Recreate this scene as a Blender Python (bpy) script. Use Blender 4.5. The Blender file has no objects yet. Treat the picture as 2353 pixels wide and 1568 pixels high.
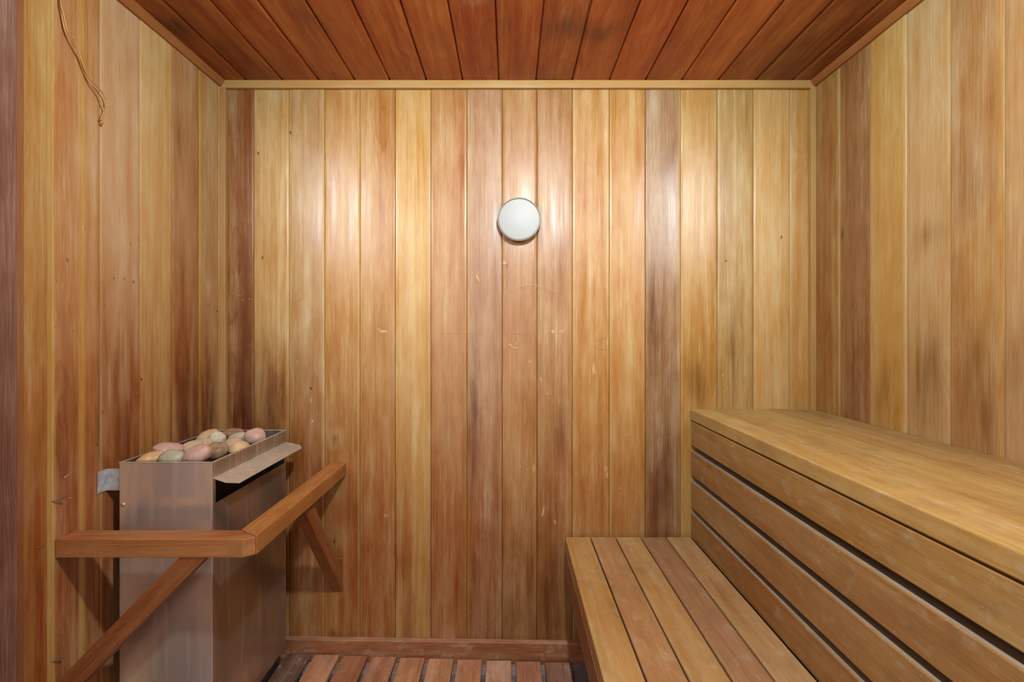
import bpy, bmesh, math, random
from mathutils import Vector, Matrix, noise as mnoise

random.seed(7)
S = bpy.context.scene
COL = S.collection

# ------------------------------------------------------------------ camera, world, light, exposure
F = 1100.0                      # focal length in photo pixels
CX, CY = 1172.0, 762.0          # where the optical axis meets the photo
CAMZ = 1.21
cam = bpy.data.cameras.new('camera'); cam_o = bpy.data.objects.new('camera', cam); COL.objects.link(cam_o)
cam_o.location = (0, 0, CAMZ); cam_o.rotation_euler = (math.pi/2, 0, 0)
cam.sensor_width = 36; cam.lens = 36*F/2353
cam.shift_x = (1176.5-CX)/2353; cam.shift_y = (CY-784)/2353
cam.clip_start = 0.02
S.camera = cam_o
S.view_settings.view_transform = 'Standard'; S.view_settings.look = 'None'
S.view_settings.exposure = 0.40; S.view_settings.gamma = 1.0; S.view_settings.use_curve_mapping = False

w = bpy.data.worlds.new('world'); S.world = w; w.use_nodes = True
w.node_tree.nodes['Background'].inputs[0].default_value = (0.8, 0.85, 0.9, 1)
w.node_tree.nodes['Background'].inputs[1].default_value = 0.05

lp = bpy.data.lights.new('ceiling_bulb', 'POINT'); lp.energy = 63; lp.shadow_soft_size = 0.035; lp.color = (0.86, 0.98, 0.99)
lo = bpy.data.objects.new('ceiling_bulb', lp); lo.location = (0.13, 0.44, 1.98); COL.objects.link(lo)
ld = bpy.data.lights.new('doorway_fill', 'AREA'); ld.energy = 20; ld.shape = 'RECTANGLE'; ld.size = 1.2; ld.size_y = 1.6  # cool fill added behind the camera, in the guessed hall
ld.color = (0.90, 0.94, 1.0)
do = bpy.data.objects.new('doorway_fill', ld); do.location = (-0.25, -1.55, 1.55)
do.rotation_euler = (math.radians(84), 0, 0); COL.objects.link(do)

for sx_, nm in ((-1, 'left_sheen_light'), (1, 'right_sheen_light')):  # unseen area lights, added to make the bright patches on the back wall
    a_ = bpy.data.lights.new(nm, 'AREA'); a_.energy = 2.7; a_.spread = math.radians(80); a_.shape = 'RECTANGLE'; a_.size = .30; a_.size_y = .42; a_.color = (0.90, 0.97, 1.0)
    b_ = bpy.data.objects.new(nm, a_); b_.location = (-.99 if sx_ < 0 else 1.05, .80 if sx_ < 0 else .74, 1.89); COL.objects.link(b_)
    b_.rotation_euler = (Vector((-.45 if sx_ < 0 else .50, 1.76, 1.50))-Vector(b_.location)).to_track_quat('-Z', 'Y').to_euler()

# ------------------------------------------------------------------ geometry helpers
def lin(c):
    return tuple(((v/255)/12.92 if v/255 <= 0.04045 else ((v/255+0.055)/1.055)**2.4) for v in c)

def hook(o, label=None, cat=None, group=None, kind=None):
    if label: o['label'] = label
    if cat: o['category'] = cat
    if group: o['group'] = group
    if kind: o['kind'] = kind
    return o

def empty(name, loc, label, cat, group=None):
    o = bpy.data.objects.new(name, None); o.location = loc; o.empty_display_size = .05
    COL.objects.link(o); hook(o, label, cat, group); return o

class MB:
    """collects vertices with a wood colour and a grain coordinate"""
    def __init__(s): s.v=[]; s.f=[]; s.c=[]; s.g=[]; s.sm=set()
    def add(s, p, c, g): s.v.append(tuple(p)); s.c.append(c); s.g.append(g); return len(s.v)-1
    def build(s, name, mat, parent=None, bevel=0, smooth=False, seg=2):
        me = bpy.data.meshes.new(name); me.from_pydata(s.v, [], s.f)
        a = me.attributes.new('pcol', 'FLOAT_COLOR', 'POINT')
        a.data.foreach_set('color', [x for c in s.c for x in (c[0], c[1], c[2], 1)])
        b = me.attributes.new('gc', 'FLOAT_VECTOR', 'POINT')
        b.data.foreach_set('vector', [x for g in s.g for x in g])
        me.materials.append(mat); me.validate(); me.update()
        for i_ in s.sm: me.polygons[i_].use_smooth = True
        if smooth:
            for p in me.polygons: p.use_smooth = True
        o = bpy.data.objects.new(name, me); COL.objects.link(o)
        if parent:
            o.parent = parent
            pw = Vector(parent.location)
            q = parent.parent
            while q: pw += Vector(q.location); q = q.parent
            o.matrix_parent_inverse = Matrix.Translation(-pw)
        if bevel:
            m = o.modifiers.new('bevel', 'BEVEL'); m.width = bevel; m.segments = seg; m.limit_method = 'ANGLE'; m.angle_limit = math.radians(30)
        return o

def seed():
    return (random.uniform(-.05, .16), random.uniform(0, 60), random.uniform(.015, .12))

def board(mb, lo_, hi, col, along=1, M=None, n=1):
    """box between two corners; along = axis of the grain; optional matrix"""
    sd = seed(); lo_ = Vector(lo_); hi = Vector(hi); mid = (lo_+hi)/2
    cr = [a for a in range(3) if a != along]
    base = len(mb.v)
    ts = [i/n for i in range(n+1)]
    for t in ts:
        for (a, b) in ((0,0),(1,0),(1,1),(0,1)):
            p = Vector((0,0,0)); p[along] = lo_[along]+(hi[along]-lo_[along])*t
            p[cr[0]] = (lo_, hi)[a][cr[0]]; p[cr[1]] = (lo_, hi)[b][cr[1]]
            g = (p[cr[0]]-mid[cr[0]]+sd[0], p[along]+sd[1], p[cr[1]]-mid[cr[1]]+sd[2])
            q = M @ p if M else p
            mb.add(q, col, g)
    par = along == 1  # orientation flip
    def face(*ix):
        ix = [base+i for i in ix]
        mb.f.append(ix[::-1] if par else ix)
    face(3,2,1,0)
    k = 4*n; face(k, k+1, k+2, k+3)
    for j in range(n):
        for i in range(4):
            a = 4*j+i; b = 4*j+(i+1)%4
            face(a, b, b+4, a+4)

def prism(mb, pts, axis, a0, a1, col, along_vec):
    """polygon pts (2-D, in the two other axes) extruded along an axis"""
    sd = seed(); cr = [a for a in range(3) if a != axis]; base = len(mb.v)
    al = Vector(along_vec).normalized()
    up = Vector((0,0,1)) if abs(al.z) < .8 else Vector((1,0,0))
    e1 = al.cross(up).normalized(); e2 = al.cross(e1)
    cen = None
    P = []
    for av in (a0, a1):
        for (p, q) in pts:
            v = Vector((0,0,0)); v[axis] = av; v[cr[0]] = p; v[cr[1]] = q; P.append(v)
    cen = sum(P, Vector((0,0,0)))/len(P)
    for v in P:
        r = v-cen; mb.add(v, col, (r.dot(e1)+sd[0], r.dot(al)+sd[1], r.dot(e2)+sd[2]))
    n = len(pts)
    area = sum(pts[i][0]*pts[(i+1)%n][1]-pts[(i+1)%n][0]*pts[i][1] for i in range(n))
    flip = (area > 0) ^ (axis == 1)
    A = [base+i for i in range(n)]; B = [base+n+i for i in range(n)]
    mb.f.append(A[::-1] if flip else A); mb.f.append(B if flip else B[::-1])
    for i in range(n):
        q = [A[i], A[(i+1)%n], B[(i+1)%n], B[i]]
        mb.f.append(q if flip else q[::-1])

# ------------------------------------------------------------------ materials
class NT:
    def __init__(s, name):
        s.m = bpy.data.materials.new(name); s.m.use_nodes = True; s.t = s.m.node_tree
        s.b = s.t.nodes['Principled BSDF']
    def n(s, kind, **kw):
        x = s.t.nodes.new(kind)
        for k, v in kw.items(): setattr(x, k, v)
        return x
    def l(s, a, b): s.t.links.new(a, b)
    def math(s, op, a, b=None, c=None, clamp=False):
        x = s.n('ShaderNodeMath', operation=op, use_clamp=clamp)
        for i, v in enumerate((a, b, c)):
            if v is None: continue
            if isinstance(v, (int, float)): x.inputs[i].default_value = v
            else: s.l(v, x.inputs[i])
        return x.outputs[0]
    def noise(s, vec, scale, detail=2, rough=.5, dist=0):
        m = s.n('ShaderNodeVectorMath', operation='MULTIPLY'); s.l(vec, m.inputs[0]); m.inputs[1].default_value = scale
        x = s.n('ShaderNodeTexNoise'); s.l(m.outputs[0], x.inputs['Vector']); x.inputs['Scale'].default_value = 1
        x.inputs['Detail'].default_value = detail; x.inputs['Roughness'].default_value = rough; x.inputs['Distortion'].default_value = dist
        return x.outputs['Fac']
    def mr(s, v, a, b, c, d):
        x = s.n('ShaderNodeMapRange'); s.l(v, x.inputs[0])
        for i, k in enumerate((a, b, c, d)): x.inputs[i+1].default_value = k
        return x.outputs[0]
    def mix(s, f, a, b, mode='MIX'):
        x = s.n('ShaderNodeMix', data_type='RGBA', blend_type=mode)
        for sock, v in ((x.inputs[0], f), (x.inputs[6], a), (x.inputs[7], b)):
            if isinstance(v, (int, float)): sock.default_value = v
            elif isinstance(v, tuple): sock.default_value = (*v, 1)
            else: s.l(v, sock)
        return x.outputs[2]

def wood(name, rough=(.33, .5), coat=0.0, amp=1.0, ring=.5, scuff=0.0, scuffcol=(.60,.48,.34), speck=0.0, bump=.35, und=.5, dirt=0.0, tint=(.56,.575,.525), ior=1.5):
    t = NT(name)
    gc = t.n('ShaderNodeAttribute', attribute_name='gc').outputs['Vector']
    pc = t.n('ShaderNodeAttribute', attribute_name='pcol').outputs['Color']
    fine = t.noise(gc, (420, 7, 420), 3, .6)
    pore = t.noise(gc, (700, 26, 700), 2, .5)
    cloud = t.noise(gc, (28, 9, 28), 5, .62)
    streak = t.noise(gc, (55, 1.7, 55), 4, .6)
    band = t.noise(gc, (17, .3, 17), 1)
    blotch = t.noise(gc, (11, 3.2, 11), 4, .55)
    sp = t.n('ShaderNodeSeparateXYZ'); t.l(gc, sp.inputs[0])
    wob = t.noise(gc, (7, 1.8, 7), 2)
    r = t.math('SQRT', t.math('ADD', t.math('MULTIPLY', sp.outputs[0], sp.outputs[0]), t.math('MULTIPLY', sp.outputs[2], sp.outputs[2])))
    r = t.math('ADD', r, t.math('MULTIPLY', wob, .055))
    saw = t.math('FRACT', t.math('MULTIPLY', r, 210))
    ringf = t.math('POWER', saw, 2.2)                       # late wood lines
    rmask = t.mr(t.noise(gc, (9, 1.1, 9), 1), .42, .62, .15, 1)
    ringf = t.math('MULTIPLY', t.math('MULTIPLY', ringf, rmask), ring)
    # exponent on the board's own colour: >1 darker and redder, <1 paler
    e = t.math('MULTIPLY_ADD', t.math('SUBTRACT', .5, fine), .95*amp, 1.0)
    e = t.math('MULTIPLY_ADD', t.math('SUBTRACT', .5, pore), .5*amp, e)
    e = t.math('MULTIPLY_ADD', t.math('SUBTRACT', .5, cloud), .8*amp, e)
    e = t.math('MULTIPLY_ADD', t.math('SUBTRACT', .5, streak), 1.1*amp, e)
    e = t.math('MULTIPLY_ADD', t.math('SUBTRACT', .5, band), .75*amp, e)
    e = t.math('MULTIPLY_ADD', t.math('SUBTRACT', .5, blotch), 1.0*amp, e)
    e = t.math('MULTIPLY_ADD', ringf, .42*amp, e)
    e = t.math('MAXIMUM', e, .35)
    g = t.n('ShaderNodeGamma'); t.l(pc, g.inputs[0]); t.l(e, g.inputs[1])
    col = g.outputs[0]
    if scuff:
        a = t.noise(gc, (38, 22, 38), 5, .62, .3)
        f = t.mr(a, .56, .72, 0, scuff)
        col = t.mix(f, col, scuffcol)
    if dirt:
        a = t.noise(gc, (15, 9, 15), 5, .65)
        f = t.mr(a, .48, .72, 0, dirt)
        col = t.mix(f, col, (.20,.11,.055))
    if speck:
        a = t.noise(gc, (190, 120, 190), 1, .5)
        f = t.mr(a, .74, .80, 0, speck)
        col = t.mix(f, col, (.62,.52,.40))
    tn = t.n('ShaderNodeVectorMath', operation='MULTIPLY'); t.l(col, tn.inputs[0]); tn.inputs[1].default_value = tint; col = tn.outputs[0]
    t.l(col, t.b.inputs['Base Color'])
    t.l(t.mr(t.math('ADD', t.math('MULTIPLY', streak, .6), t.math('MULTIPLY', blotch, .4)), .35, .65, rough[0], rough[1]), t.b.inputs['Roughness'])
    t.b.inputs['IOR'].default_value = ior
    if coat:
        t.b.inputs['Coat Weight'].default_value = coat; t.b.inputs['Coat Roughness'].default_value = .22
    lowf = t.noise(gc, (16, 1.4, 16), 2)
    h = t.math('ADD', t.math('MULTIPLY', fine, .00035), t.math('MULTIPLY', streak, .0009))
    h = t.math('ADD', h, t.math('MULTIPLY', lowf, .0045*und))
    h = t.math('SUBTRACT', h, t.math('MULTIPLY', ringf, .00018))
    b = t.n('ShaderNodeBump'); b.inputs['Strength'].default_value = bump; b.inputs['Distance'].default_value = 1.0
    t.l(h, b.inputs['Height']); t.l(b.outputs[0], t.b.inputs['Normal'])
    return t.m

M_wall = wood('cedar_wall', rough=(.24,.52), ior=1.5, ring=.55, und=.6, amp=.85, bump=.5, scuff=.10, speck=.25)
M_ceil = wood('cedar_ceiling', tint=(.88,.74,.42), rough=(.40,.55), ring=.8, amp=.75, und=.3)
M_trim = wood('cedar_trim', rough=(.36,.48), ring=.4, amp=.45, und=.2)
M_bench = wood('bench_wood', tint=(.63,.715,.71), rough=(.5,.68), ring=.3, amp=.5, scuff=.42, speck=.6, und=.25, dirt=.35, scuffcol=(.66,.54,.38))
M_rail = wood('rail_wood', tint=(.72,.70,.56), rough=(.42,.55), ring=.9, amp=.6, und=.25, dirt=.35, speck=.25)
M_slat = wood('slat_wood', tint=(.93,.97,.92), rough=(.6,.8), ring=.4, amp=.7, scuff=.55, speck=.5, dirt=.5, scuffcol=(.50,.40,.33), und=.3)
M_case = wood('door_casing_wood', rough=(.45,.6), ring=.9, amp=.8, und=.4)

def plain(name, col, rough=.5, metal=0, bumpn=0, var=0, vs=20):
    t = NT(name); t.b.inputs['Base Color'].default_value = (*col, 1); t.b.inputs['Roughness'].default_value = rough; t.b.inputs['Metallic'].default_value = metal
    tc = t.n('ShaderNodeTexCoord').outputs['Object']
    if var:
        a = t.noise(tc, (vs, vs, vs), 5, .6)
        t.l(t.mix(t.mr(a, .35, .65, 0, 1), tuple(c*(1-var) for c in col), tuple(min(1, c*(1+var)) for c in col)), t.b.inputs['Base Color'])
    if bumpn:
        a = t.noise(tc, (vs*4,)*3, 3); b = t.n('ShaderNodeBump'); b.inputs['Strength'].default_value = bumpn; b.inputs['Distance'].default_value = .002
        t.l(a, b.inputs['Height']); t.l(b.outputs[0], t.b.inputs['Normal'])
    return t.m

def steel(name, base=(.93,.88,.82), rough=.17, stain=.25, metal=.82):
    """brushed stainless sheet with water stains running down"""
    t = NT(name); tc = t.n('ShaderNodeTexCoord').outputs['Object']
    brush = t.noise(tc, (6, 6, 260), 3, .6)
    cloud = t.noise(tc, (9, 9, 3.5), 4, .6)
    run = t.noise(tc, (45, 45, 4), 1, .4)
    spots = t.noise(tc, (75, 75, 45), 3, .6)
    c = t.mix(t.mr(cloud, .38, .62, 0, 1), base, tuple(b*.78 for b in base))
    c = t.mix(t.mr(run, .56, .70, 0, stain), c, (.90,.84,.76))
    sz = t.n('ShaderNodeSeparateXYZ'); t.l(tc, sz.inputs[0])
    drip = t.noise(tc, (70, 70, 6), 1, .4)
    dm = t.math('MULTIPLY', t.mr(drip, .57, .62, 0, 1), t.mr(sz.outputs[2], .74, .84, 0, .35))
    c = t.mix(dm, c, (.88,.85,.80))
    t.l(c, t.b.inputs['Base Color'])
    t.b.inputs['Metallic'].default_value = metal
    rr = t.math('ADD', t.mr(cloud, .35, .65, rough-.02, rough+.12), t.mr(run, .55, .70, 0, .10))
    t.l(rr, t.b.inputs['Roughness'])
    b = t.n('ShaderNodeBump'); b.inputs['Strength'].default_value = .25; b.inputs['Distance'].default_value = .0008
    t.l(t.math('ADD', t.math('MULTIPLY', brush, .25), t.math('MULTIPLY', t.noise(tc, (9, 9, 6), 0), 4)), b.inputs['Height']); t.l(b.outputs[0], t.b.inputs['Normal'])
    return t.m
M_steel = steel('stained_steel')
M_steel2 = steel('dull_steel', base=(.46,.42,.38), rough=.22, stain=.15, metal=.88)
M_steel3 = steel('limed_steel', base=(.78,.74,.67), rough=.30, stain=.5, metal=.76)
M_galv = plain('galvanised_bracket', (.50,.51,.52), .42, .6, var=.2, vs=60)
M_dark = plain('sooty_metal', (.035,.027,.022), .85, .1)
M_screw = plain('screw_metal', (.6,.55,.5), .35, .9)
M_rust = plain('rusty_nail_metal', (.20,.12,.09), .55, .6, var=.4, vs=200)
M_cord = plain('leather_cord', lin((165,115,60)), .45)
M_disc = plain('white_plastic_disc', (.21,.21,.198), .4, var=.02, vs=30)
M_rimp = plain('aged_plastic_rim', (.22,.195,.16), .4)
M_neck = plain('brown_vent_neck', (.16,.06,.035), .6)
M_floor = plain('concrete_floor', (.17,.155,.17), .8, bumpn=.3, var=.35, vs=14)
M_hall = plain('hall_plaster', (.72,.72,.72), .7)
M_tile = plain('hall_tile', (.62,.60,.57), .35, var=.06, vs=6)

# ------------------------------------------------------------------ room shell
XL, XR, YB, YF, ZC = -1.059, 1.115, 1.76, -0.55, 1.21+.917
def clad(mb, O, U, V, N, seams, v0, v1, tones, stains=(), nu=8, nv=70, g=.0022, dep=.0022, jitter=.0011, bands=(), cupmax=.0011):
    """tongue and groove boards; seams = list of u; tones = colours"""
    O, U, V, N = map(Vector, (O, U, V, N))
    flip = U.cross(V).dot(N) < 0
    for i in range(len(seams)-1):
        u0, u1 = seams[i], seams[i+1]
        sd = seed(); tone = tones[i]
        j0, j1 = random.uniform(-jitter, jitter), random.uniform(-jitter, jitter); cup = random.uniform(-1, 1)*cupmax
        us = [(u0+.0004, -.010), (u0+.0004, -dep-.001), (u0+g*.55, -dep*.25)]
        for k in range(nu+1): us.append((u0+g+(u1-u0-2*g)*k/nu, 0))
        us += [(u1-g*.55, -dep*.25), (u1-.0004, -dep-.001), (u1-.0004, -.010)]
        base = len(mb.v); m = len(us)
        for a in range(nv+1):
            v = v0+(v1-v0)*a/nv
            for (u, d) in us:
                tt = (u-u0)/(u1-u0); dd = d+j0*(1-tt)+j1*tt+cup*4*tt*(1-tt)*(d == 0)
                c = list(tone)
                for (su, sv, ru, rv, k, sc) in stains:
                    du, dv = (u-su)/ru, (v-sv)/rv
                    q = du*du+dv*dv
                    if q < 9:
                        n_ = .55+.9*mnoise.noise(Vector((u*60, v*7, su*9)))
                        f = max(0, min(1, k*math.exp(-q)*(n_+.45)))
                        c = [c[z]*(1-f)+sc[z]*f for z in range(3)]
                for (b0, b1, bc, k) in bands:
                    if b0 <= u <= b1: c = [c[z]*(1-k)+bc[z]*k for z in range(3)]
                mb.add(O+U*u+V*v+N*dd, c, (u-(u0+u1)/2+sd[0], v+sd[1], dd+sd[2]))
        for a in range(nv):
            for k in range(m-1):
                q = [base+a*m+k, base+a*m+k+1, base+(a+1)*m+k+1, base+(a+1)*m+k]
                if 3 <= k < m-4: mb.sm.add(len(mb.f))
                mb.f.append(q[::-1] if flip else q)
    # backing behind the joints
    u0, u1 = seams[0], seams[-1]; dk = lin((60,30,15)); base = len(mb.v)
    for (u, v) in ((u0,v0),(u1,v0),(u1,v1),(u0,v1)):
        mb.add(O+U*u+V*v-N*.0095, dk, (u, v, .05))
    mb.f.append([base+3, base+2, base+1, base] if flip else [base, base+1, base+2, base+3])
    base = len(mb.v)
    for (u, v) in ((u0,v0),(u1,v0),(u1,v1),(u0,v1)):
        mb.add(O+U*u+V*v-N*.03, dk, (u, v, .05))
    mb.f.append([base, base+1, base+2, base+3] if flip else [base+3, base+2, base+1, base])

def mark(mb, O, U, V, N, cu, cv, ru, rv, col, rot=0, k=14, lift=None):
    """small chip where the surface is worn off: part of the wall's own mesh"""
    O, U, V, N = map(Vector, (O, U, V, N)); base = len(mb.v); flip = U.cross(V).dot(N) < 0
    lift = random.uniform(.0013, .0021)
    for i in range(k):
        a = 2*math.pi*i/k; r = random.uniform(.55, 1.0)
        x, y = ru*r*math.cos(a), rv*r*math.sin(a)
        u = cu+x*math.cos(rot)-y*math.sin(rot); v = cv+x*math.sin(rot)+y*math.cos(rot)
        mb.add(O+U*u+V*v+N*lift, col, (u, v, .05))
    f = [base+i for i in range(k)]; mb.f.append(f[::-1] if flip else f)

def scratch(mb, O, U, V, N, pts, wd, col, lift=.0022):
    O, U, V, N = map(Vector, (O, U, V, N)); flip = U.cross(V).dot(N) < 0
    base = len(mb.v); n = len(pts)
    for i, (u, v) in enumerate(pts):
        a = pts[max(0, i-1)]; b = pts[min(n-1, i+1)]
        dx, dy = b[0]-a[0], b[1]-a[1]; L = math.hypot(dx, dy) or 1; px, py = -dy/L, dx/L
        h = .7*wd*math.sin(math.pi*(i+.35)/(n-.3))
        for s in (1, -1): mb.add(O+U*(u+px*h*s)+V*(v+py*h*s)+N*lift, col, (u, v, .05))
    for i in range(n-1):
        f = [base+2*i, base+2*i+1, base+2*i+3, base+2*i+2]; mb.f.append(f[::-1] if flip else f)

PXM = YB/F
bx = lambda px: (px-CX)*PXM             # photo column -> X on the back wall
bz = lambda py: CAMZ-(py-CY)*PXM
ly = lambda px: -XL*F/(CX-px)           # photo column -> Y on the left wall
ry = lambda px: XR*F/(px-CX)
lz = lambda px, py: CAMZ-(py-CY)*ly(px)/F
rz = lambda px, py: CAMZ-(py-CY)*ry(px)/F

RED = lin((178,104,54)); DKR = lin((108,54,28)); DKP = lin((118,76,56)); SAP = lin((222,176,104)); PALE = lin((226,190,136))
# back wall -----------------------------------------------------------
mb = MB()
seams = [XL-.01]+[bx(p) for p in (583,664,746,827,908,990,1073,1154,1234,1315,1400,1483,1564,1648,1731,1815)]+[XR+.01]
tones = [lin(c) for c in ((166,110,66),(208,160,98),(196,150,98),(205,152,92),(200,144,84),(216,166,104),(202,147,94),
   (188,137,96),(199,146,93),(190,137,86),(204,147,84),(209,155,92),(176,134,96),(206,160,96),(196,156,98),(222,178,118),(216,168,106))]
def bs(px, py, rx, ryy, k, c): return (bx(px), bz(py), rx*PXM, ryy*PXM, k, c)
stains = [bs(555,960,26,90,.75,DKR), bs(560,760,18,160,.35,DKR), bs(625,930,18,90,.6,DKR), bs(650,900,8,70,.5,DKR),
   bs(715,900,12,60,.4,DKR), bs(1088,1000,13,190,.75,DKP), bs(1092,1330,12,160,.75,DKP), bs(1120,1200,10,80,.35,DKP), bs(1290,1010,20,70,.45,DKR), bs(1270,1430,30,60,.35,DKR),
   bs(1505,720,14,170,.45,DKP), bs(1520,1110,24,120,.75,DKP), bs(1500,1180,9,60,.6,DKP), bs(1545,870,12,80,.45,DKP),
   bs(1460,1190,10,50,.3,DKR), bs(1275,1300,14,160,.4,DKR), bs(1180,1400,20,80,.3,DKR), bs(1130,1440,18,50,.3,DKR),
   bs(775,1460,110,9,.55,DKR), bs(1130,1468,180,6,.4,DKR), bs(1020,1000,14,60,.3,DKR), bs(1685,800,14,90,.4,lin((110,74,38))), bs(1600,880,26,60,.4,lin((120,78,38))),
   bs(700,1180,150,260,.85,RED), bs(860,1320,160,200,.8,RED), bs(1200,1350,170,180,.6,lin((150,94,50))), bs(580,1000,90,180,.5,DKR), bs(1060,1250,90,220,.6,RED), bs(1380,1150,120,120,.4,RED),
   bs(940,1430,10,50,.35,DKR), bs(772,1006,18,20,.5,PALE), bs(1440,900,14,60,.35,PALE), bs(1425,1010,12,40,.35,PALE),
   bs(1080,1490,60,30,.2,PALE), bs(870,870,26,90,.22,PALE), bs(780,1240,26,40,.28,PALE), bs(1625,590,12,100,.3,SAP),
   bs(1600,360,14,90,.3,PALE), bs(770,1010,7,9,.7,lin((90,55,35))), bs(1655,650,6,50,.4,DKP)]
bands = [(bx(912), bx(926), SAP, .35), (bx(945), bx(986), SAP, .45), (bx(822), bx(831), SAP, .5), (bx(741), bx(751), SAP, .55), (bx(660), bx(668), SAP, .45),
   (bx(1394), bx(1403), SAP, .4), (bx(1068), bx(1075), SAP, .35), (bx(1312), bx(1322), SAP, .35), (bx(1560), bx(1568), SAP, .4), (bx(1812), bx(1822), PALE, .5)]
BW = ((0,YB,0), (1,0,0), (0,0,1), (0,-1,0))
clad(mb, *BW, seams, 0.0, ZC, tones, stains, bands=bands, nu=14, nv=130)
CH = lin((222,176,116)); CH2 = lin((206,154,100))
for (px, py, rx, ryy, rot) in ((1172,793,7,4,.3),(1186,790,3,6,.2),(1183,800,9,3,0),(1180,797,6,4,.5),(1218,832,6,5,0),(1363,848,3.5,17,.05),(1368,856,4,8,0),
    (1243,872,3,7,-.2),(1391,1078,6,9,0),(1394,1092,3.5,12,.15),(1227,1076,4.5,12,.05),(1248,1177,3,14,.2),(1195,1072,4,4,0),(1196,1130,2.5,12,.3),(1425,1122,5,3,.2),
    (1453,842,2.5,4,0),(1437,820,2,4,0),(1440,1000,3,5,0),(1275,1200,4,8,-.3),(1258,905,4,4,0),(880,762,14,4,0),(870,757,7,2.5,0),(850,735,3,16,.05),
    (705,835,4,8,0),(684,832,3,6,0),(715,920,3,7,.1),(718,968,3,5,0),(888,1185,9,7,.3),(1290,762,7,5,0),(1272,762,6,5,0),(1380,778,13,5,-.1),(1395,790,2,14,0),(1098,640,3,12,-.4),
    (1160,605,7,4,0),(1402,678,2,3,0),(773,1284,22,1.2,0),(1670,894,3,4,0),(1660,862,2,4,.3),(1042,1020,2,2,0),(770,1215,10,1.2,.1),(558,690,5,1.3,0),(552,680,5,1,.1),(548,660,3,1,.5),(575,688,3,1,0)):
    mark(mb, *BW, bx(px), bz(py), rx*PXM, ryy*PXM, CH if random.random()<.6 else CH2, -rot)
for p0 in range(26):
    px, py = random.uniform(600,1480), random.uniform(760,1440)
    mark(mb, *BW, bx(px), bz(py), random.uniform(.6,1.6)*PXM, random.uniform(.8,2.4)*PXM, CH2, random.uniform(-.5,.5), 6)
arc = [(1158,682),(1170,671),(1188,662),(1208,657),(1230,656),(1252,660),(1272,670),(1288,684),(1298,698)]
scratch(mb, *BW, [(bx(a), bz(b)) for a, b in arc], .0012, CH)
scratch(mb, *BW, [(bx(a), bz(b+5)) for a, b in arc[1:-1]], .0005, CH2)
for pts in (((1120,1418),(1110,1422),(1106,1430),(1110,1437),(1122,1440),(1134,1440)), ((1200,1432),(1192,1438),(1190,1446),(1194,1454),(1200,1460)), ((1010,766),(1060,765),(1110,765)),
            ((1156,766),(1185,766),(1205,768),(1217,772)), ((1355,793),(1375,800),(1394,804)), ((672,698),(685,690),(700,684)), ((1345,1148),(1360,1135),(1372,1120)), ((1172,1075),(1180,1095),(1192,1112))):
    scratch(mb, *BW, [(bx(a), bz(b)) for a, b in pts], .0011, CH)
# knots / dents
for (px, py) in ((668,305),(603,592),(715,893),(1165,612),(1795,545),(1668,600),(594,352)):
    mark(mb, *BW, bx(px), bz(py), 2.4*PXM, 5*PXM, lin((120,74,40)), random.uniform(-.4,.4))
hook(mb.build('wall_back', M_wall), kind='structure')

# left wall ------------------------------------------------------------
mb = MB()
LW = ((XL,0,0), (0,1,0), (0,0,1), (1,0,0))
YE = ly(118)
ls = [YE, ly(230), ly(322), ly(396), ly(458), ly(503)-.002, YB+.01]
lt = [lin(c) for c in ((212,156,108),(226,182,142),(228,184,126),(206,154,108),(212,162,108),(214,168,112))]  # board tones raised paler, standing in for sheen on the upper wall
def lsn(px, py, rx, ryy, k, c):
    y = ly(px); s = y/F; return (y, lz(px, py), rx*y*y/(-XL*F)*1.0, ryy*s, k, c)
lst = [lsn(160,1200,90,400,.9,RED), lsn(300,1050,100,320,.9,RED), lsn(440,930,60,250,.8,RED), lsn(440,960,50,150,.4,DKR), lsn(150,1000,30,160,.35,DKR), lsn(280,950,26,130,.4,DKR), lsn(430,960,22,110,.65,DKR), lsn(480,960,18,90,.7,DKR), lsn(455,965,5,14,.8,lin((50,30,40))),
   lsn(180,1380,40,120,.3,DKR), lsn(226,1000,5,60,.4,DKP), lsn(215,400,6,300,.3,SAP), lsn(410,330,8,80,.35,lin((120,78,48))), lsn(420,640,6,90,.35,DKR),
   lsn(298,1020,12,60,.35,DKR), lsn(137,1145,14,10,.4,DKP), lsn(470,560,14,160,.3,PALE), lsn(235,900,10,200,.3,DKP), lsn(327,800,4,120,.4,SAP)]
lb = [(ly(184), ly(198), SAP, .8), (YE, YE+.004, SAP, .9), (ly(338), ly(346), SAP, .35), (ly(362), ly(392), SAP, .4), (ly(455), ly(463), SAP, .5), (ly(230), ly(236), PALE, .4)]
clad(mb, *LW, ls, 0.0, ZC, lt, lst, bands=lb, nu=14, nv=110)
# end grain edge of the first board, a pale strip
b0 = len(mb.v)
for (x, z) in ((XL-.0095,0),(XL+.0003,0),(XL+.0003,ZC),(XL-.0095,ZC)): mb.add((x, YE-.0008, z), lin((238,190,116)), (x+.02, z, .1))
mb.f.append([b0, b0+1, b0+2, b0+3])
def lmark(px, py, rx, ryy, c=CH2):
    y = ly(px); s = y/F; mark(mb, *LW, y, lz(px, py), rx*s*1.1, ryy*s, c, random.uniform(-.3,.3), 8)
for a in ((300,560,2,5),(318,548,2,6),(262,638,2,5),(286,640,2,4),(307,648,3,5),(155,598,3,9),(130,645,2,3),(232,648,2,2),(196,525,2,3),(108,620,2,2),(478,700,2,5),(150,1095,8,3),(158,1145,5,2),(100,1140,2,2),
          (140,1455,5,3),(145,1480,2,6),(312,905,2,3),(236,950,2,2),(170,760,2,2),(240,700,2,3),(126,750,2,2),(95,820,2,4)):
    if a[0] > 121: lmark(*a)
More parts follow.
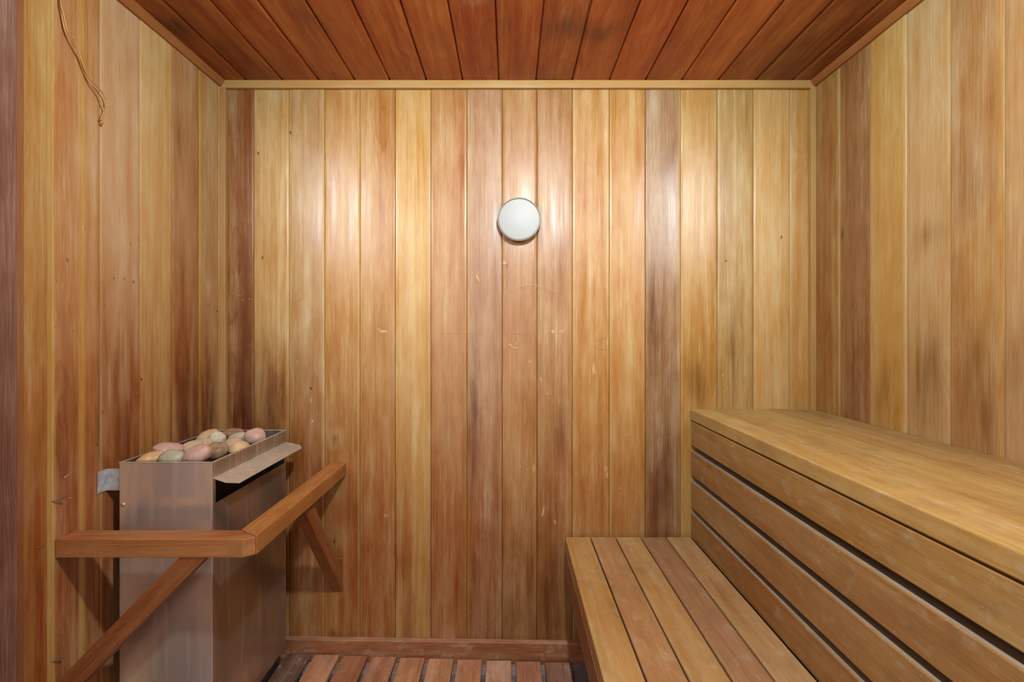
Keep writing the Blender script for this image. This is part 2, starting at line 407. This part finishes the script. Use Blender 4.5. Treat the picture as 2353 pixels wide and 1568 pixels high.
for (px, py) in ((503,548),(324,872),(236,948),(223,1022),(498,715),(97,778)):
    if px > 121: lmark(px, py, 2, 3, lin((60,32,24)))
hook(mb.build('wall_left', M_wall), kind='structure')
# recessed boards at the near end of the left wall
mb = MB(); LW2 = ((XL-.0092,0,0), (0,1,0), (0,0,1), (1,0,0))
yn = [.03, .17, .31, .45, .59]
clad(mb, *LW2, [YF, -.41, -.28, -.15, -.02, .12, .25, .38, .51, .64, .77, .90, 1.03, YE+.012], 0, ZC, [lin((198,140,84))]*12+[lin((206,156,92))], nv=40,
     stains=[(1.08, .4, .06, .8, .9, RED)], bands=[(1.045,1.052,PALE,.5)])
hook(mb.build('wall_left_near', M_wall), kind='structure')
# casing of the doorway at the left edge of the frame
mb = MB(); board(mb, (XL-.006, 1.0125, 0), (XL+.008, 1.036, ZC-.0), lin((168,110,72)), 2, n=20)
hook(mb.build('trim_1', M_trim, bevel=.002), kind='structure')
mb = MB(); board(mb, (XL-.006, .90, 0), (XL+.018, 1.0120, ZC), lin((142,98,84)), 2, n=20)
hook(mb.build('trim_2', M_case, bevel=.002), kind='structure')

# right wall -----------------------------------------------------------
mb = MB()
RW = ((XR,0,0), (0,1,0), (0,0,1), (-1,0,0))
rs = [YF, -.38, -.25, -.12, .01, .145, .28, .41, .545, .68, .81, .943, ry(2310), ry(2183), ry(2083), ry(1997), ry(1930), YB+.01]
rt = [lin(c) for c in ((208,164,118),)*11] + [lin(c) for c in ((214,172,126),(200,154,106),(222,182,132),(222,176,106),(170,118,74),(186,134,76))]  # near boards toned paler in place of the highlight higher up
def rsn(px, py, rx, ryy, k, c):
    y = ry(px); s = y/F; return (y, rz(px, py), rx*y*y/(XR*F), ryy*s, k, c)
rst = [rsn(2250,700,60,160,.45,SAP), rsn(2240,560,50,60,.3,SAP), rsn(2240,860,40,120,.45,lin((130,80,40))), rsn(2130,880,36,110,.55,lin((120,76,36))), rsn(2140,700,30,40,.25,SAP),
   rsn(1960,880,22,100,.4,DKR), rsn(2270,960,16,60,.4,DKR), rsn(2230,430,36,70,.3,lin((150,104,70))), rsn(2130,540,34,30,.35,lin((150,104,60))), rsn(2195,600,8,8,.6,lin((120,70,40))), rsn(2265,570,9,6,.6,lin((120,70,40))),
   rsn(1990,460,3,9,.8,lin((80,40,25))), rsn(1935,540,3,9,.8,lin((80,40,25))), rsn(1950,360,4,9,.5,lin((100,55,35))), rsn(2030,900,26,70,.35,lin((140,92,44))), rsn(2330,440,30,30,.4,PALE), rsn(2330,850,26,130,.35,lin((140,96,60)))]
rb = [(ry(2002), ry(1998), PALE, .7), (ry(2084), ry(2074), PALE, .7), (ry(2310), ry(2296), SAP, .4), (ry(1932), ry(1926), PALE, .6)]
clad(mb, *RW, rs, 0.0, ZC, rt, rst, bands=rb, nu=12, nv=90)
hook(mb.build('wall_right', M_wall), kind='structure')

# ceiling --------------------------------------------------------------
mb = MB()
cs = [XL-.02]+[bx(p)*1.0 for p in (568,650,733,816,896,980,1063,1146,1231,1315,1400,1483,1566,1650,1735,1820)]+[XR+.02]
cs = [c*(ZC-CAMZ)/.922 if 0 < i < 17 else c for i, c in enumerate(cs)]
ct = [lin(c) for c in ((140,76,36),(138,76,38),(158,90,46),(152,84,42),(162,92,48),(160,86,42),(166,92,46),(160,82,40),(158,82,40),(148,78,44),(160,84,42),(170,92,46),(160,88,44),(166,94,48),(150,86,44),(130,76,40),(134,78,42))]
def csn(px, py, ru, rv, k, c):
    y = (ZC-CAMZ)*F/(CY-py); return ((px-CX)*y/F, y, ru, rv, k, c)
cst = [csn(400,60,.05,.05,.7,lin((64,34,22))), csn(1300,60,.055,.05,.65,lin((74,44,40))), csn(1370,80,.05,.04,.55,lin((74,44,40))), csn(1160,55,.02,.03,.5,lin((90,50,44))), csn(1430,40,.04,.08,.4,DKR),
   csn(1820,120,.05,.10,.5,DKR), csn(700,40,.06,.10,.4,DKR), csn(1100,3,.04,.02,.5,lin((190,150,130))), csn(920,165,.02,.04,.4,DKR), csn(1010,100,.02,.06,.3,DKR)]
clad(mb, (0,0,ZC), (1,0,0), (0,1,0), (0,0,-1), cs, YF, YB+.01, ct, cst, g=.0065, dep=.0065, nv=90, nu=8)
hook(mb.build('ceiling', M_ceil), kind='structure')

# floor ----------------------------------------------------------------
mb = MB(); board(mb, (XL-.03, YF, -.05), (XR+.03, YB+.03, 0), (.2,.18,.19), 1)
hook(mb.build('floor', M_floor), kind='structure')

# front wall with a guessed doorway, and a guessed pale hall behind it for the fill
mb = MB(); FW = ((0,YF,0), (1,0,0), (0,0,1), (0,1,0)); DX0, DX1, DZ = -.72, .14, 2.0
n1 = [XL-.01, -.93, -.80, DX0]; clad(mb, *FW, n1, 0, ZC, [lin((196,142,88))]*3, nv=10)
n2 = [DX1, .27, .40, .53, .66, .79, .92, 1.05, XR+.01]; clad(mb, *FW, n2, 0, ZC, [lin((200,150,94))]*8, nv=10)
n3 = [DX0, -.60, -.47, -.34, -.21, -.08, .03, DX1]; clad(mb, *FW, n3, DZ, ZC, [lin((200,150,94))]*7, nv=4)
hook(mb.build('wall_front', M_wall), kind='structure')
def slab(name, lo_, hi, m, c=(.7,.7,.7)):
    mb = MB(); board(mb, lo_, hi, c, 0); return hook(mb.build(name, m), kind='structure')
slab('floor_hall', (-1.5, -2.6, -.06), (1.5, YF-.031, -.01), M_tile)
slab('wall_hall_back', (-1.5, -2.65, -.01), (1.5, -2.6, 2.4), M_hall)
slab('wall_hall_left', (-1.55, -2.65, -.01), (-1.5, YF-.05, 2.4), M_hall)
slab('wall_hall_right', (1.5, -2.65, -.01), (1.55, YF-.05, 2.4), M_hall)
slab('ceiling_hall', (-1.55, -2.65, 2.4), (1.55, YF-.031, 2.45), M_hall)

# ceiling trims, corner posts, baseboard ---------------------------------
GT = lin((214,166,104)); RT = lin((176,108,56))
mb = MB(); prism(mb, [(YB, ZC), (YB-.016, ZC), (YB-.016, ZC-.0285), (YB, ZC-.0285)], 0, XL+.0005, XR-.0005, GT, (1,0,0))
hook(mb.build('trim_back', M_trim, bevel=.0012), kind='structure')
mb = MB(); prism(mb, [(XL, ZC), (XL, ZC-.024), (XL+.008, ZC-.024), (XL+.020, ZC-.004), (XL+.020, ZC)], 1, YF, YB-.0163, RT, (0,1,0))
hook(mb.build('trim_left', M_trim, bevel=.001), kind='structure')
mb = MB(); prism(mb, [(XR, ZC), (XR-.020, ZC), (XR-.020, ZC-.004), (XR-.008, ZC-.024), (XR, ZC-.024)], 1, YF, YB-.0163, RT, (0,1,0))
hook(mb.build('trim_right', M_trim, bevel=.001), kind='structure')
mb = MB(); board(mb, (XL, YB-.0185, 0), (bx(524), YB-.0002, ZC-.0290), lin((204,154,98)), 2, n=20)
hook(mb.build('trim_corner_left', M_trim, bevel=.0015), kind='structure')
mb = MB(); board(mb, (bx(1857), YB-.0185, 0), (XR, YB-.0002, ZC-.0290), lin((206,160,100)), 2, n=20)
hook(mb.build('trim_corner_right', M_trim, bevel=.0015), kind='structure')
mb = MB(); zt = lambda x: .090-.0155*(x+.815)
for x0, x1, c in ((bx(524)+.001, .215, (150,92,56)), (.215, bx(1857)-.001, (150,92,56))):
    b0 = len(mb.v); sd = seed(); c = lin(c)
    for x in (x0, x1):
        for (y, z) in ((YB-.0005, 0), (YB-.021, 0), (YB-.021, zt(x)-.002), (YB-.019, zt(x)), (YB-.0005, zt(x))):
            mb.add((x, y, z), lin((170,120,92)) if z == zt(x) else c, (z+sd[0], x+sd[1], y-YB+sd[2]))
    mb.f += [[b0+i for i in range(5)], [b0+5+i for i in range(5)][::-1]]
    for i in range(5): mb.f.append([b0+i, b0+5+i, b0+5+(i+1)%5, b0+(i+1)%5])
hook(mb.build('baseboard_back', M_slat), kind='structure')

# ------------------------------------------------------------------ benches
def riser(parent, x0, x1, zb, zt_, col, name='front_board', y0=YF+.002, y1=YB-.0002, dust=False):
    mb = MB(); board(mb, (x0, y0, zb), (x1, y1, zt_), col, 1, n=20)
    if dust:                       # grey dusty film lying on the board's top edge
        b = len(mb.v)
        for (x, y) in ((x0+.0022,y0),(x1-.003,y0),(x1-.003,y1),(x0+.0022,y1)): mb.add((x, y, zt_+.0003), lin((182,160,142)), (x*3, y+20, .07))
        mb.f.append([b, b+1, b+2, b+3])
    return mb.build(name, M_bench, parent, bevel=.003)
BC = [lin(c) for c in ((204,158,94),(196,150,88),(202,158,92),(194,148,90),(188,144,88))]
up = empty('upper_bench', (.89, .6, .925), 'tall upper sauna bench along the right wall with gapped board front', 'bench')
ZU = .925; xs = .661; pit = (XR-xs)/5
for i in range(5):
    mb = MB(); a = xs+i*pit+(0 if i == 0 else .0014); b = xs+(i+1)*pit-(.0014 if i < 4 else .0035)
    board(mb, (a, YF+.002, ZU-.040), (b, YB-.0202 if i == 4 else YB-.0005, ZU-random.uniform(0,.0008)), BC[i], 1, n=24)
    mb.build('seat_board', M_bench, up, bevel=.0035)
FC = [lin(c) for c in ((190,142,84),(180,128,76),(184,132,80),(176,120,66))]
hz = [(.3285,.4176),(.4385,.5275),(.5475,.6445),(.6645,.756)]
for k, (a, b) in enumerate(hz):
    riser(up, xs+.003, xs+.041, CAMZ-b, CAMZ-a, FC[k], dust=k > 0)
for y in (1.70, 1.1, .5, -.1):
    mb = MB(); board(mb, (xs+.043, y-.02, .0), (xs+.081, y+.02, ZU-.041), lin((120,80,50)), 2); mb.build('leg', M_bench, up)
low = empty('lower_bench', (.43, .6, .464), 'low step bench of five boards in front of the tall bench', 'bench')
ZL = .464; xl = .200; pl = (xs-.004-xl)/5
LC = [lin(c) for c in ((206,156,96),(192,136,88),(202,152,96),(180,130,92),(196,150,102))]
for i in range(5):
    mb = MB(); a = xl+i*pl+(0 if i == 0 else .0022); b = xl+(i+1)*pl-.0022
    board(mb, (a, YF+.002, ZL-.038), (b, YB-.0215, ZL-random.uniform(0,.0008)), LC[i], 1, n=24)
    mb.build('seat_board', M_bench, low, bevel=.003)
riser(low, xl-.002, xl+.036, ZL-.134, ZL-.0395, lin((166,112,70)), y1=YB-.0215)
for y in (1.15, .5, -.1):
    mb = MB(); board(mb, (xl+.055, y-.02, .0), (xl+.093, y+.02, ZL-.039), lin((120,80,50)), 2); mb.build('leg', M_bench, low)

# ------------------------------------------------------------------ slatted floor grate
gr = empty('duckboard', (-.3, .7, 0), 'slatted wooden floor grate between the heater and the low bench', 'floor grate')
sx = [-.808+.1035*i for i in range(10)]
SC = [(120,92,78),(196,140,108),(168,114,84),(172,118,88),(186,130,94),(184,128,92),(186,132,100),(184,140,114),(168,116,92),(140,98,84)]
gz = lambda x: .0440-.0140*(x+.80)
for i, x in enumerate(sx):
    mb = MB(); yend = 1.733-.0030*i
    board(mb, (x, YF+.02, gz(x+.044)-.019), (x+.088, yend, gz(x+.044)), lin(SC[i]), 1, n=24)
    mb.build('slat', M_slat, gr, bevel=.0025)
for y in (1.70, 1.1, .5, -.1):
    mb = MB(); a, b = sx[0]+.004, sx[-1]+.095
    b0 = len(mb.v)
    for x in (a, b):
        for (dy, z) in ((-.035,0),(.019,0),(.019,gz(x)-.0195),(-.035,gz(x)-.0195)): mb.add((x, y+dy, z), lin((150,134,136)), (dy+.1, x, z+.1))
    mb.f += [[b0,b0+3,b0+2,b0+1],[b0+4,b0+5,b0+6,b0+7]]
    for i in range(4): mb.f.append([b0+i, b0+(i+1)%4, b0+4+(i+1)%4, b0+4+i])
    mb.build('runner', M_slat, gr)

# ------------------------------------------------------------------ heater
HX0, HX1, HY0, HY1, HZ0, HZ1 = -1.020, -.777, 1.25, 1.66, .117, .867
ht = empty('sauna_heater', ((HX0+HX1)/2, (HY0+HY1)/2, HZ0), 'tall boxy stainless steel sauna heater holding stones, mounted in the left corner', 'sauna heater')
def metal(name, boxes, mat, parent, bevel=.0008):
    mb = MB()
    for lo_, hi in boxes: board(mb, lo_, hi, (.5,.5,.5), 2)
    return mb.build(name, mat, parent, bevel=bevel)
T = .0016
metal('front_panel', [((HX0, HY0, HZ0), (HX1-.0005, HY0+T, HZ1))], M_steel, ht)
sz0, sz1 = .757, .823
side = metal('side_panel', [((HX1-T, HY0+T, HZ0), (HX1, HY1, sz0)), ((HX1-T, HY0+T, sz0), (HX1, HY0+.014, sz1)), ((HX1-T, HY1-.012, sz0), (HX1, HY1, sz1)), ((HX1-T, HY0+T, sz1), (HX1, HY1, HZ1))], M_steel2, ht, .0003)
metal('back_panel', [((HX0, HY1-T, HZ0), (HX1-T-.0002, HY1, HZ1))], M_steel2, ht)
metal('side_panel', [((HX0, HY0+T, HZ0), (HX0+T, HY1-T, HZ1))], M_steel2, ht)
metal('inner_shell', [((HX0+.02, HY0+.02, HZ0+.01), (HX1-.05, HY1-.02, .800)), ((HX0+.003, HY0+.003, .814), (HX1-.003, HY1-.003, .820)), ((HX0+.003, HY0+.003, HZ0), (HX1-.003, HY1-.003, HZ0+.006))], M_dark, ht, 0)
# rolled rim
metal('rim', [((HX0-.0012, HY0-.0012, HZ1-.001), (HX1+.0012, HY0+.004, HZ1+.0018)), ((HX0-.0012, HY1-.004, HZ1-.001), (HX1+.0012, HY1+.0012, HZ1+.0018)),
    ((HX0-.0012, HY0+.004, HZ1-.001), (HX0+.004, HY1-.004, HZ1+.0018)), ((HX1-.004, HY0+.004, HZ1-.001), (HX1+.0012, HY1-.004, HZ1+.0018))], M_steel3, ht, .0006)
# heat deflector: bent sheet with clipped corners
mb = MB()
def sheet(pts, th):
    b = len(mb.v); n = len(pts)
    P = [Vector(p) for p in pts]; nn = (P[1]-P[0]).cross(P[2]-P[0]).normalized()
    for p in P: mb.add(p, (.5,.5,.5), (0,0,0))
    for p in P: mb.add(p-nn*th, (.5,.5,.5), (0,0,0))
    mb.f.append([b+i for i in range(n)]); mb.f.append([b+n+i for i in range(n)][::-1])
    for i in range(n): mb.f.append([b+i, b+n+i, b+n+(i+1)%n, b+(i+1)%n])
sheet([(HX1, HY0+.002, .8265), (HX1+.034, HY0+.001, .8155), (HX1+.060, HY0+.020, .8085), (HX1+.060, HY1-.012, .8085), (HX1+.044, HY1+.012, .8135), (HX1, HY1, .8265)], .0016)
hook(mb.build('deflector', M_steel3, ht), 'bent pale steel flange above the side slot')
def screw(parent, p, nrm, r=.0042):
    mb = MB(); n = Vector(nrm).normalized(); a = n.orthogonal().normalized(); b = n.cross(a); P = Vector(p)
    k = 12; c0 = len(mb.v)
    for (rr, h) in ((r,0),(r,.0015),(r*.6,.0028)):
        for i in range(k):
            t = 2*math.pi*i/k; mb.add(P+a*rr*math.cos(t)+b*rr*math.sin(t)+n*h, (.5,.5,.5), (0,0,0))
    for j in range(2):
        for i in range(k): mb.f.append([c0+j*k+i, c0+j*k+(i+1)%k, c0+(j+1)*k+(i+1)%k, c0+(j+1)*k+i])
    mb.f.append([c0+2*k+i for i in range(k)])
    return mb.build('screw', M_screw, parent)
screw(ht, (HX0+.009, HY0, CAMZ-(1160-CY)/F*HY0), (0,-1,0), .005)
br = metal('wall_bracket', [((XL+.0012, 1.2265, CAMZ-.417), (XL+.0030, 1.256, CAMZ-.360)), ((XL+.0030, 1.2542, CAMZ-.417), (HX0, 1.256, CAMZ-.360))], M_galv, ht, .0006)
screw(br, (XL+.003, 1.2345, CAMZ-.386), (1,0,0), .0045)

# stones ---------------------------------------------------------------
def stone_mat(name, a, b, c):
    t = NT(name); tc = t.n('ShaderNodeTexCoord').outputs['Object']
    n1 = t.noise(tc, (30,30,30), 4, .6); n2 = t.noise(tc, (130,130,130), 3, .6)
    col = t.mix(t.mr(n1, .4, .62, 0, 1), a, b); col = t.mix(t.mr(n2, .58, .72, 0, .6), col, c)
    t.l(col, t.b.inputs['Base Color']); t.b.inputs['Roughness'].default_value = .5
    bp = t.n('ShaderNodeBump'); bp.inputs['Strength'].default_value = .3; bp.inputs['Distance'].default_value = .001; t.l(n2, bp.inputs['Height']); t.l(bp.outputs[0], t.b.inputs['Normal'])
    return t.m
SM = {'orange': stone_mat('ochre_stone', lin((208,170,122)), lin((196,156,112)), lin((228,212,180))),
      'green': stone_mat('grey_green_stone', lin((168,166,142)), lin((150,148,126)), lin((196,194,176))),
      'pink': stone_mat('pink_stone', lin((188,156,142)), lin((172,140,126)), lin((220,206,194))),
      'tan': stone_mat('tan_stone', lin((196,174,144)), lin((178,152,124)), lin((206,186,156))),
      'grey': stone_mat('pale_grey_stone', lin((196,190,168)), lin((170,164,146)), lin((216,212,196))),
      'brown': stone_mat('brown_stone', lin((158,130,98)), lin((128,100,76)), lin((196,178,150))),
      'cream': stone_mat('cream_stone', lin((208,180,136)), lin((186,154,114)), lin((226,208,176)))}
def stone(px, py, d, w_, h_, dp, rz_, tilt, kind, label, flat=0):
    x = (px-CX)/F*d; z = CAMZ-(py-CY)/F*d
    me = bpy.data.meshes.new('heater_stone'); bm = bmesh.new(); bmesh.ops.create_icosphere(bm, subdivisions=4, radius=1)
    so = Vector((random.uniform(0,50), 0, 0))
    for v in bm.verts:
        n_ = v.co.copy()
        r = 1+.13*mnoise.noise(n_*1.1+so)+.035*mnoise.noise(n_*3+so)
        # facets: worn flats
        for ax in ((.3,-.4,.85),(-.6,.5,.6)):
            a = Vector(ax).normalized(); q = n_.dot(a)
            if q > .80: r *= 1-(q-.80)*.5*flat
        v.co = Vector((n_.x*r*w_, n_.y*r*dp, n_.z*r*h_))*1.07
    bm.to_mesh(me); bm.free()
    for p in me.polygons: p.use_smooth = True
    me.materials.append(SM[kind])
    o = bpy.data.objects.new('heater_stone', me); o.location = (x, d, z); o.rotation_euler = (0, tilt, rz_); COL.objects.link(o)
    hook(o, label, 'stone', 'stones heaped on the heater')
random.seed(41)
stone(351, 1053, 1.300, .036, .0150, .024, .2, -.15, 'orange', 'ochre yellow stone at the near left corner of the heater tray', .5)
stone(395, 1052, 1.295, .034, .0200, .025, -.1, -.05, 'green', 'grey green rounded stone lying against the front rim', .3)
stone(452, 1046, 1.300, .037, .0240, .024, .1, -.42, 'pink', 'dark pink wedge shaped stone by the front rim', 1)
stone(389, 1032, 1.350, .036, .0170, .026, .1, .10, 'pink', 'rosy oval stone resting over the left rim of the heater', .2)
stone(438, 1030, 1.390, .030, .0190, .026, .5, -.2, 'tan', 'small tan stone in the middle left of the heap', .4)
stone(474, 1006, 1.500, .034, .0180, .024, .5, -.62, 'tan', 'long pinkish tan stone tilted up on the left of the heap', .3)
stone(500, 1010, 1.490, .0235, .0240, .024, 0, 0, 'grey', 'pale grey chunky stone on the top of the heap', 1)
stone(497, 1037, 1.375, .030, .0225, .027, .2, -.1, 'brown', 'olive brown rounded stone beside the dark pink wedge stone', .3)
stone(536, 996, 1.610, .033, .0150, .026, .1, .05, 'brown', 'flat brown stone at the back rim', .3)
stone(546, 1008, 1.590, .029, .0180, .022, .2, -.22, 'grey', 'slanting grey stone behind the two cream and tan stones', .6)
stone(533, 1021, 1.525, .032, .0180, .026, .2, -.15, 'tan', 'broad tan stone near the middle right of the heap', .3)
stone(549, 1031, 1.450, .027, .0200, .030, .7, -.25, 'cream', 'cream coloured stone leaning on the right wall of the tray', .2)
stone(586, 1004, 1.545, .031, .0260, .030, .1, .05, 'pink', 'large rounded pink stone near the far right corner of the tray', .3)
stone(470, 1019, 1.445, .020, .0140, .022, .3, .1, 'tan', 'little tan stone wedged in the centre of the heap', .5)

# ------------------------------------------------------------------ guard rail
gd = empty('heater_guard_rail', (-.60, 1.14, .70), 'L shaped wooden guard rail around the heater, mitred at the corner', 'guard rail')
RH = CAMZ-.484; RB = RH-.043; Y0, Y1 = 1.113, 1.166; RX0, RX1 = -.655, -.598
RC = lin((176,118,76))
mb = MB(); prism(mb, [(XL+.0012, Y0), (RX1-.024, Y0), (RX1-.0015, Y0+.0165), (RX0, Y1), (XL+.0012, Y1)], 2, RB, RH, RC, (1,0,0))
mb.build('front_rail', M_rail, gd, bevel=.002)
mb = MB(); prism(mb, [(RX1-.0012, Y0+.0172), (RX1, Y0+.0185), (RX1-.004, YB-.001), (RX0-.004, YB-.001), (RX0+.0005, Y1+.0006)], 2, RB+.001, RH+.001, lin((186,128,76)), (0,1,0))
mb.build('side_rail', M_rail, gd, bevel=.002)
# braces
pxx = lambda px, d: (px-CX)/F*d
d = Y0+.003
za, zb_ = RB-.0004, 0
xtl, xtr = pxx(411, d), pxx(474, d)
mb = MB(); k = 1.02
zw_l = za-(xtl-(XL+.0012))*k; zw_r = za-(xtr-(XL+.0012))*k
prism(mb, [(xtl, za), (xtr, za), (XL+.0012, zw_r), (XL+.0012, zw_l)], 1, d, d+.040, lin((158,102,64)), (1,0,1.02))
mb.build('brace', M_rail, gd, bevel=.0015)
mb = MB(); zf = .253
prism(mb, [(1.427, RB+.0005), (1.490, RB+.0005), (YB-.001, zf+.085), (YB-.001, zf)], 0, RX0+.001, RX0+.039, lin((160,104,64)), (0,.33,-.43))
mb.build('brace', M_rail, gd, bevel=.0015)

# ------------------------------------------------------------------ round vent disc on the back wall
vd = empty('round_vent_cover', (.033, YB, 1.615), 'round flat white disc cover on the back wall', 'vent cover')
def lathe(name, prof, cx_, cz, mat, parent, k=72):
    mb = MB()
    for (r, y) in prof:
        for i in range(k):
            t = 2*math.pi*i/k; mb.add((cx_+r*math.cos(t), y, cz+r*math.sin(t)), (.5,.5,.5), (0,0,0))
    for j in range(len(prof)-1):
        for i in range(k): mb.f.append([j*k+i, j*k+(i+1)%k, (j+1)*k+(i+1)%k, (j+1)*k+i])
    mb.f.append([(len(prof)-1)*k+i for i in range(k)]); mb.f.append([i for i in range(k)][::-1])
    o = mb.build(name, mat, parent)
    for p in o.data.polygons: p.use_smooth = len(p.vertices) == 4
    m = o.modifiers.new('es', 'EDGE_SPLIT'); m.split_angle = math.radians(35)
    return o
vx, vz, vy = .033, 1.615, 1.727
lathe('neck', [(.060, YB-.0012), (.060, vy+.009)], vx, vz, M_neck, vd)
lathe('rim', [(.070, vy+.0092), (.0755, vy+.0080), (.0785, vy+.004), (.0785, vy), (.0778, vy-.0018), (.0757, vy-.0024), (.0742, vy-.0012), (.0742, vy+.0006)], vx, vz, M_rimp, vd)
lathe('disc', [(.0735, vy+.0004), (.0735, vy-.0006), (.0725, vy-.0014), (.040, vy-.0022), (.012, vy-.0026)], vx, vz, M_disc, vd)

# ------------------------------------------------------------------ cord and nails
def tube(name, pts, r, mat, parent=None, k=8):
    mb = MB(); P = [Vector(p) for p in pts]; n = len(P); ref = Vector((1,.1,.05)).normalized()
    rr = r if isinstance(r, (list, tuple)) else [r]*n
    for i, p in enumerate(P):
        t = (P[min(n-1, i+1)]-P[max(0, i-1)]).normalized(); a = t.cross(ref).normalized(); b = t.cross(a)
        for j in range(k):
            q = 2*math.pi*j/k; mb.add(p+(a*math.cos(q)+b*math.sin(q))*rr[i], (.5,.5,.5), (0,0,0))
    for i in range(n-1):
        for j in range(k): mb.f.append([i*k+j, i*k+(j+1)%k, (i+1)*k+(j+1)%k, (i+1)*k+j][::-1])
    mb.f.append([j for j in range(k)]); mb.f.append([(n-1)*k+j for j in range(k)][::-1])
    return mb.build(name, mat, parent, smooth=True)
def spline(pts, m=6):
    P = [Vector(p) for p in pts]; P = [P[0]]+P+[P[-1]]; out = []
    for i in range(1, len(P)-2):
        for j in range(m):
            t = j/m; a, b, c, e = P[i-1], P[i], P[i+1], P[i+2]
            out.append(.5*((2*b)+(-a+c)*t+(2*a-5*b+4*c-e)*t*t+(-a+3*b-3*c+e)*t*t*t))
    out.append(P[-2]); return out
def lp3(zx, zy, off):
    px, py = zx/3.136, zy/3.136; X = XL+off; Y = X*F/(px-CX); return (X, Y, CAMZ-(py-CY)/F*Y)
A_ = [(430,0),(440,80),(465,210),(500,290),(560,400),(600,500),(640,590),(700,680),(735,760),(745,800),(728,848)]
B_ = [(437,0),(460,110),(490,230),(545,310),(580,410),(610,500),(650,570),(715,640),(755,700),(766,760),(742,822),(728,848)]
cd = empty('hanging_cord', (XL+.012, 1.12, 2.0), 'thin knotted brown leather cord hanging down the left wall', 'cord')
topn = (XL+.012, 1.118, 2.075)
tube('strand', spline([topn]+[lp3(*p, .008) for p in A_]), .0017, M_cord, cd)
tube('strand', spline([topn]+[lp3(*p, .013) for p in B_]), .0017, M_cord, cd)
tube('knot', spline([lp3(722,846,.010), lp3(736,852,.014), lp3(722,862,.012), lp3(733,868,.010), lp3(745,884,.012), lp3(738,893,.010), lp3(722,884,.010)]), [.002]*37, M_cord, cd)
def nail(label, p, tip, r=.0013, kind='nail'):
    P, Q = Vector(p), Vector(tip); e = empty('nail', p, label, 'nail', None)
    mid = (P+Q)/2+Vector((0,0,-.002))
    tube('shank', spline([P, mid, Q]), r, M_rust, e)
    t = (Q-mid).normalized(); tube('head', [Q-t*.0004, Q+t*.0012], r*2.3, M_rust, e, 10)
    return e
nail('nail holding the cord loop near the ceiling', (XL+.0002, 1.118, 2.071), (XL+.024, 1.118, 2.077))
y1 = YE+.001
nail('bent rusty nail sticking out of the left wall just above the guard rail', (XL-.002, y1, CAMZ-(1154-CY)/F*y1), (XL+.020, y1+.012, CAMZ-(1146-CY)/F*(y1)), .0014)
nail('bent rusty nail low on the left wall under the guard rail', (XL-.002, y1, CAMZ-(1521-CY)/F*y1), (XL+.014, y1+.012, CAMZ-(1520-CY)/F*y1+.002), .0014)
nail('small nail on the back wall beside the guard rail brace', (bx(769), YB+.001, bz(1248)), (bx(771), YB-.009, bz(1238)), .0012)
y2 = ly(101)-.008
nail('thin nail in the recessed board at the end of the guard rail', (XL-.0090, y2, CAMZ-(1260-CY)/F*y2), (XL-.0060, y2+.012, CAMZ-(1260-CY)/F*y2), .0009)
